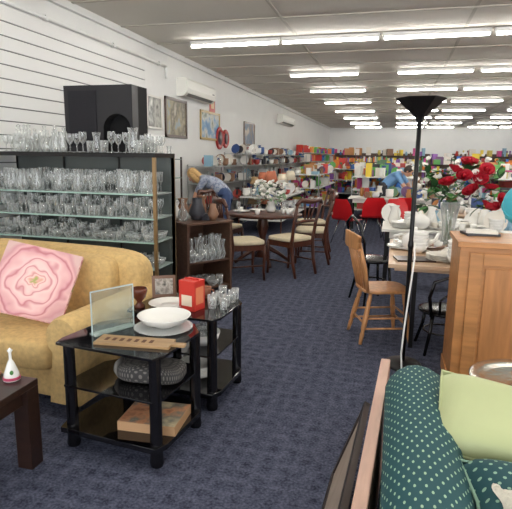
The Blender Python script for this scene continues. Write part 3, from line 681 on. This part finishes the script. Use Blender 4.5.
island('household_goods_collection',-3.0,-2.1,9.9,12.6,[white,pm[4],pm[10],pm[5],pm[6],pm[9],pm[0],pm[1]],(.3,.75),50,('vase','glass','stack','plateup','box','lamp'))
island('household_goods_collection',-2.7,-1.9,13.6,17.6,mixm+[white]*4,(.25,.75,1.1),46,K2)
island('toy_collection',-2.6,-1.2,19.5,24,bright+pm[:4],(.25,.75,1.15),56,K2,(.12,.4))
island('household_goods_collection',-1.0,.5,12.9,15.6,mixm+[white]*3,(.3,.78,1.1),50,K2,(.1,.35))
island('toy_collection',-.9,1.0,17.5,21.0,mixm,(.3,.75,1.15),60,K2,(.12,.42))
island('household_goods_collection',1.6,4.5,10.5,13.5,mixm+[white]*4,(.3,.78,1.2),80,K2,(.1,.4))
island('household_goods_collection',1.8,4.8,15.0,18.0,mixm,(.3,.78,1.2),60,K2,(.1,.4))
island('toy_collection',5.2,7.6,8.0,12.0,mixm,(.3,.78,1.2,1.6),50)
def bookshelf(x0,x1,y,zt,name='bookshelf'):
    b=B(); wd=brown
    b.box(x0,x1,y+.28,y+.3,0,zt,wd)
    x=x0
    while x<x1-.1: b.box(x,x+.03,y,y+.28,0,zt,wd); x+=1.0
    b.box(x1-.03,x1,y,y+.28,0,zt,wd)
    z=.05; zs=[]
    while z<zt: b.box(x0,x1,y,y+.28,z-.02,z,wd); zs.append(z); z+=.33
    bo=b.build(name)
    c=B()
    for z in zs[:-1]:
        x=x0+.05; run=0
        while x<x1-.08:
            w=rnd(.03,.09)
            if run<=0: run=rnd(.2,.9); kd=random.choice(['b','b','g'])
            if kd=='b': c.box(x,x+w-.003,y+.04,y+.24,z,z+rnd(.16,.29),random.choice(pm+bright))
            else:
                w=rnd(.12,.22); clutter(c,x-.05,x+.17,y+.0,y+.26,z,1,mixm,hs=(.1,.25),kinds=('box','vase','stack','doll'))
            x+=w; run-=w
    clutter(c,x0,x1,y+.02,y+.26,zs[-1],int((x1-x0)*7),mixm,hs=(.12,.4),kinds=('box','box','vase','doll'),sz=(.1,.3))
    c.build('book_collection',parent=bo)
bookshelf(-2.9,1.6,26,1.8); bookshelf(2.4,7.4,24,1.8); bookshelf(1.2,4.2,19.6,1.6)
b=B(); b.cyl((-1.5,29.5,0),(-1.5,29.5,1.7),.02,chrome); b.cyl((3,29.5,0),(3,29.5,1.7),.02,chrome); b.cyl((-1.5,29.5,1.68),(3,29.5,1.68),.015,chrome)
x=-1.4
while x<2.9: b.ob((x,29.5,1.2),(.05,.45,.85),random.choice(mixm),(0,0,rnd(-.2,.2))); x+=.09
b.build('clothes_rack')
# ------------------------------------------------------------ people
skin=mat('skin',(214,160,132),.6)
def person(name,J,E,rad,bm,loc,rz,headc,headdir,hair,hairlen,hands):
    names=list(J); me=bpy.data.meshes.new(name+'_sk'); me.from_pydata([J[n] for n in names],[(names.index(a),names.index(c)) for a,c,_ in E],[])
    o=bpy.data.objects.new(name+'_sk',me); sc.collection.objects.link(o)
    o.modifiers.new('skin','SKIN'); 
    for i,n in enumerate(names):
        sv_=me.skin_vertices[0].data[i]; q=rad[n]; sv_.radius=(q if isinstance(q,tuple) else (q,q)); sv_.use_root=(n=='pelvis')
    ss=o.modifiers.new('s','SUBSURF'); ss.levels=2; ss.render_levels=2
    dg=bpy.context.evaluated_depsgraph_get(); dg.update(); m2=bpy.data.meshes.new_from_object(o.evaluated_get(dg))
    bpy.data.objects.remove(o)
    mats=[]
    for *_,m in E:
        if m not in mats: mats.append(m)
    m2.materials.clear()
    for m in mats: m2.materials.append(m)
    segs=[(Vector(J[a]),Vector(J[c]),mats.index(m)) for a,c,m in E]
    for pl in m2.polygons:
        best=None
        for a,c,i in segs:
            d=c-a; t=max(0,min(1,(pl.center-a).dot(d)/d.length_squared)); q=(a+d*t-pl.center).length
            if best is None or q<best[0]: best=(q,i)
        pl.material_index=best[1]; pl.use_smooth=True
    root=bpy.data.objects.new(name,None); sc.collection.objects.link(root); root.location=loc; root.rotation_euler=(0,0,rz)
    bo=bpy.data.objects.new('body',m2); sc.collection.objects.link(bo); bo.parent=root
    b=B(); T=Matrix.Translation(headc)@Euler(headdir).to_matrix().to_4x4()
    b.ell((0,0,0),(.092,.074,.115),skin,18,12,T); b.ell((.035,0,-.06),(.055,.05,.05),skin,12,8,T)
    b.ell((.094,0,-.01),(.018,.013,.024),skin,8,6,T)
    for s in (-1,1):
        b.ell((.08,s*.03,.015),(.012,.014,.009),white,8,6,T); b.ell((.09,s*.03,.015),(.005,.006,.006),black,6,5,T); b.ell((0,s*.075,0),(.02,.012,.03),skin,8,6,T)
    b.ell((.083,0,-.052),(.01,.022,.006),mat('lips',(170,90,85),.5),8,5,T)
    b.ell((-.02,0,.025),(.098,.088,.112),hair,16,10,T)
    if hairlen:
        b.ell((-.06,0,-.05),(.065,.09,.1+hairlen),hair,12,8,T)
        for s in (-1,1): b.ell((0,s*.075,-.05),(.05,.03,.09+hairlen*.6),hair,10,7,T)
    ho=b.build('head'); ho.parent=root
    b=B()
    for (hp,hd) in hands:
        hp=Vector(hp); d=Vector(hd).normalized()
        q=d.to_track_quat('Z','Y').to_matrix().to_4x4(); T=Matrix.Translation(hp)@q
        b.rbox(-.02,.02,-.042,.042,-.01,.09,skin,.6,T,5)
        for k,L in enumerate((.062,.075,.07,.055)):
            y=-.032+.021*k; b.sweep([(0,y,.075),(.004,y,.08+L*.5),(.02,y,.08+L)],[.009,.0085,.006],skin,6,T)
        b.sweep([(0,-.035,.02),(.012,-.06,.05),(.02,-.065,.08)],[.011,.01,.007],skin,6,T)
    h2=b.build('hands'); h2.parent=root
    return root
def bentJ(bend,reach):
    c,s=math.cos(bend),math.sin(bend)
    P=(0,0,.92); d=Vector((s,0,c)); 
    ch=Vector(P)+d*.28; nb=Vector(P)+d*.47; nk=nb+Vector((s*.9+.05,0,c*.8)).normalized()*.1
    J={'pelvis':P,'waist':tuple(Vector(P)+d*.13),'chest':tuple(ch+Vector((0,0,.02))),'neckb':tuple(nb),'neck':tuple(nk)}
    for k,y in (('l',.1),('r',-.1)):
        J['hip'+k]=(0,y,.88); J['knee'+k]=(.03,y*1.1,.48); J['ank'+k]=(-.04,y*1.15,.08); J['toe'+k]=(.12,y*1.3,.03)
        sh=nb-d*.03+Vector((0,y*1.7,0)); el=sh+Vector((reach[0]*.5+.02,y*.4,reach[1]*.5)); wr=sh+Vector((reach[0],y*.2,reach[1]))
        J['sh'+k]=tuple(sh); J['el'+k]=tuple(el); J['wr'+k]=tuple(wr)
    return J
def bentE(top,pants,shoe):
    E=[('pelvis','waist',top),('waist','chest',top),('chest','neckb',top),('neckb','neck',skin)]
    for k in 'lr': E+=[('pelvis','hip'+k,pants),('hip'+k,'knee'+k,pants),('knee'+k,'ank'+k,pants),('ank'+k,'toe'+k,shoe),('neckb','sh'+k,top),('sh'+k,'el'+k,top),('el'+k,'wr'+k,skin)]
    return E
RAD={'pelvis':(.16,.14),'waist':(.16,.14),'chest':(.175,.15),'neckb':(.11,.1),'neck':.05}
for k in 'lr': RAD.update({'hip'+k:.1,'knee'+k:.062,'ank'+k:.045,'toe'+k:.038,'sh'+k:.07,'el'+k:.05,'wr'+k:.032})
topm=picmat('floral_top',[(120,135,165),(180,186,200),(104,116,146),(206,196,196)],14)
J=bentJ(math.radians(58),(.2,-.42)); nk=Vector(J['neck'])
hh=[(J['wrl'],(.3,0,-1)),(J['wrr'],(.3,0,-1))]
person('woman_bending_over_shelf',J,bentE(topm,mat('jeans',(66,84,124),.8),pm[6]),RAD,None,(-2.78,8.5,0),math.radians(192),tuple(nk+Vector((.1,0,-.0))),(0,math.radians(45),0),mat('hair_blond',(200,160,105),.6,var=.2,scale=40),.05,hh)
bs_=mat('blue_shirt',(120,165,210),.7)
J=bentJ(math.radians(50),(.25,-.38)); nk=Vector(J['neck']); hh=[(J['wrl'],(.3,0,-1)),(J['wrr'],(.3,0,-1))]
person('shopper_bending_over_table',J,bentE(bs_,pm[6],pm[6]),RAD,None,(-.22,12.2,0),math.radians(-15),tuple(nk+Vector((.1,0,0))),(0,math.radians(40),0),mat('hair_dark',(50,38,32),.6),0,hh)
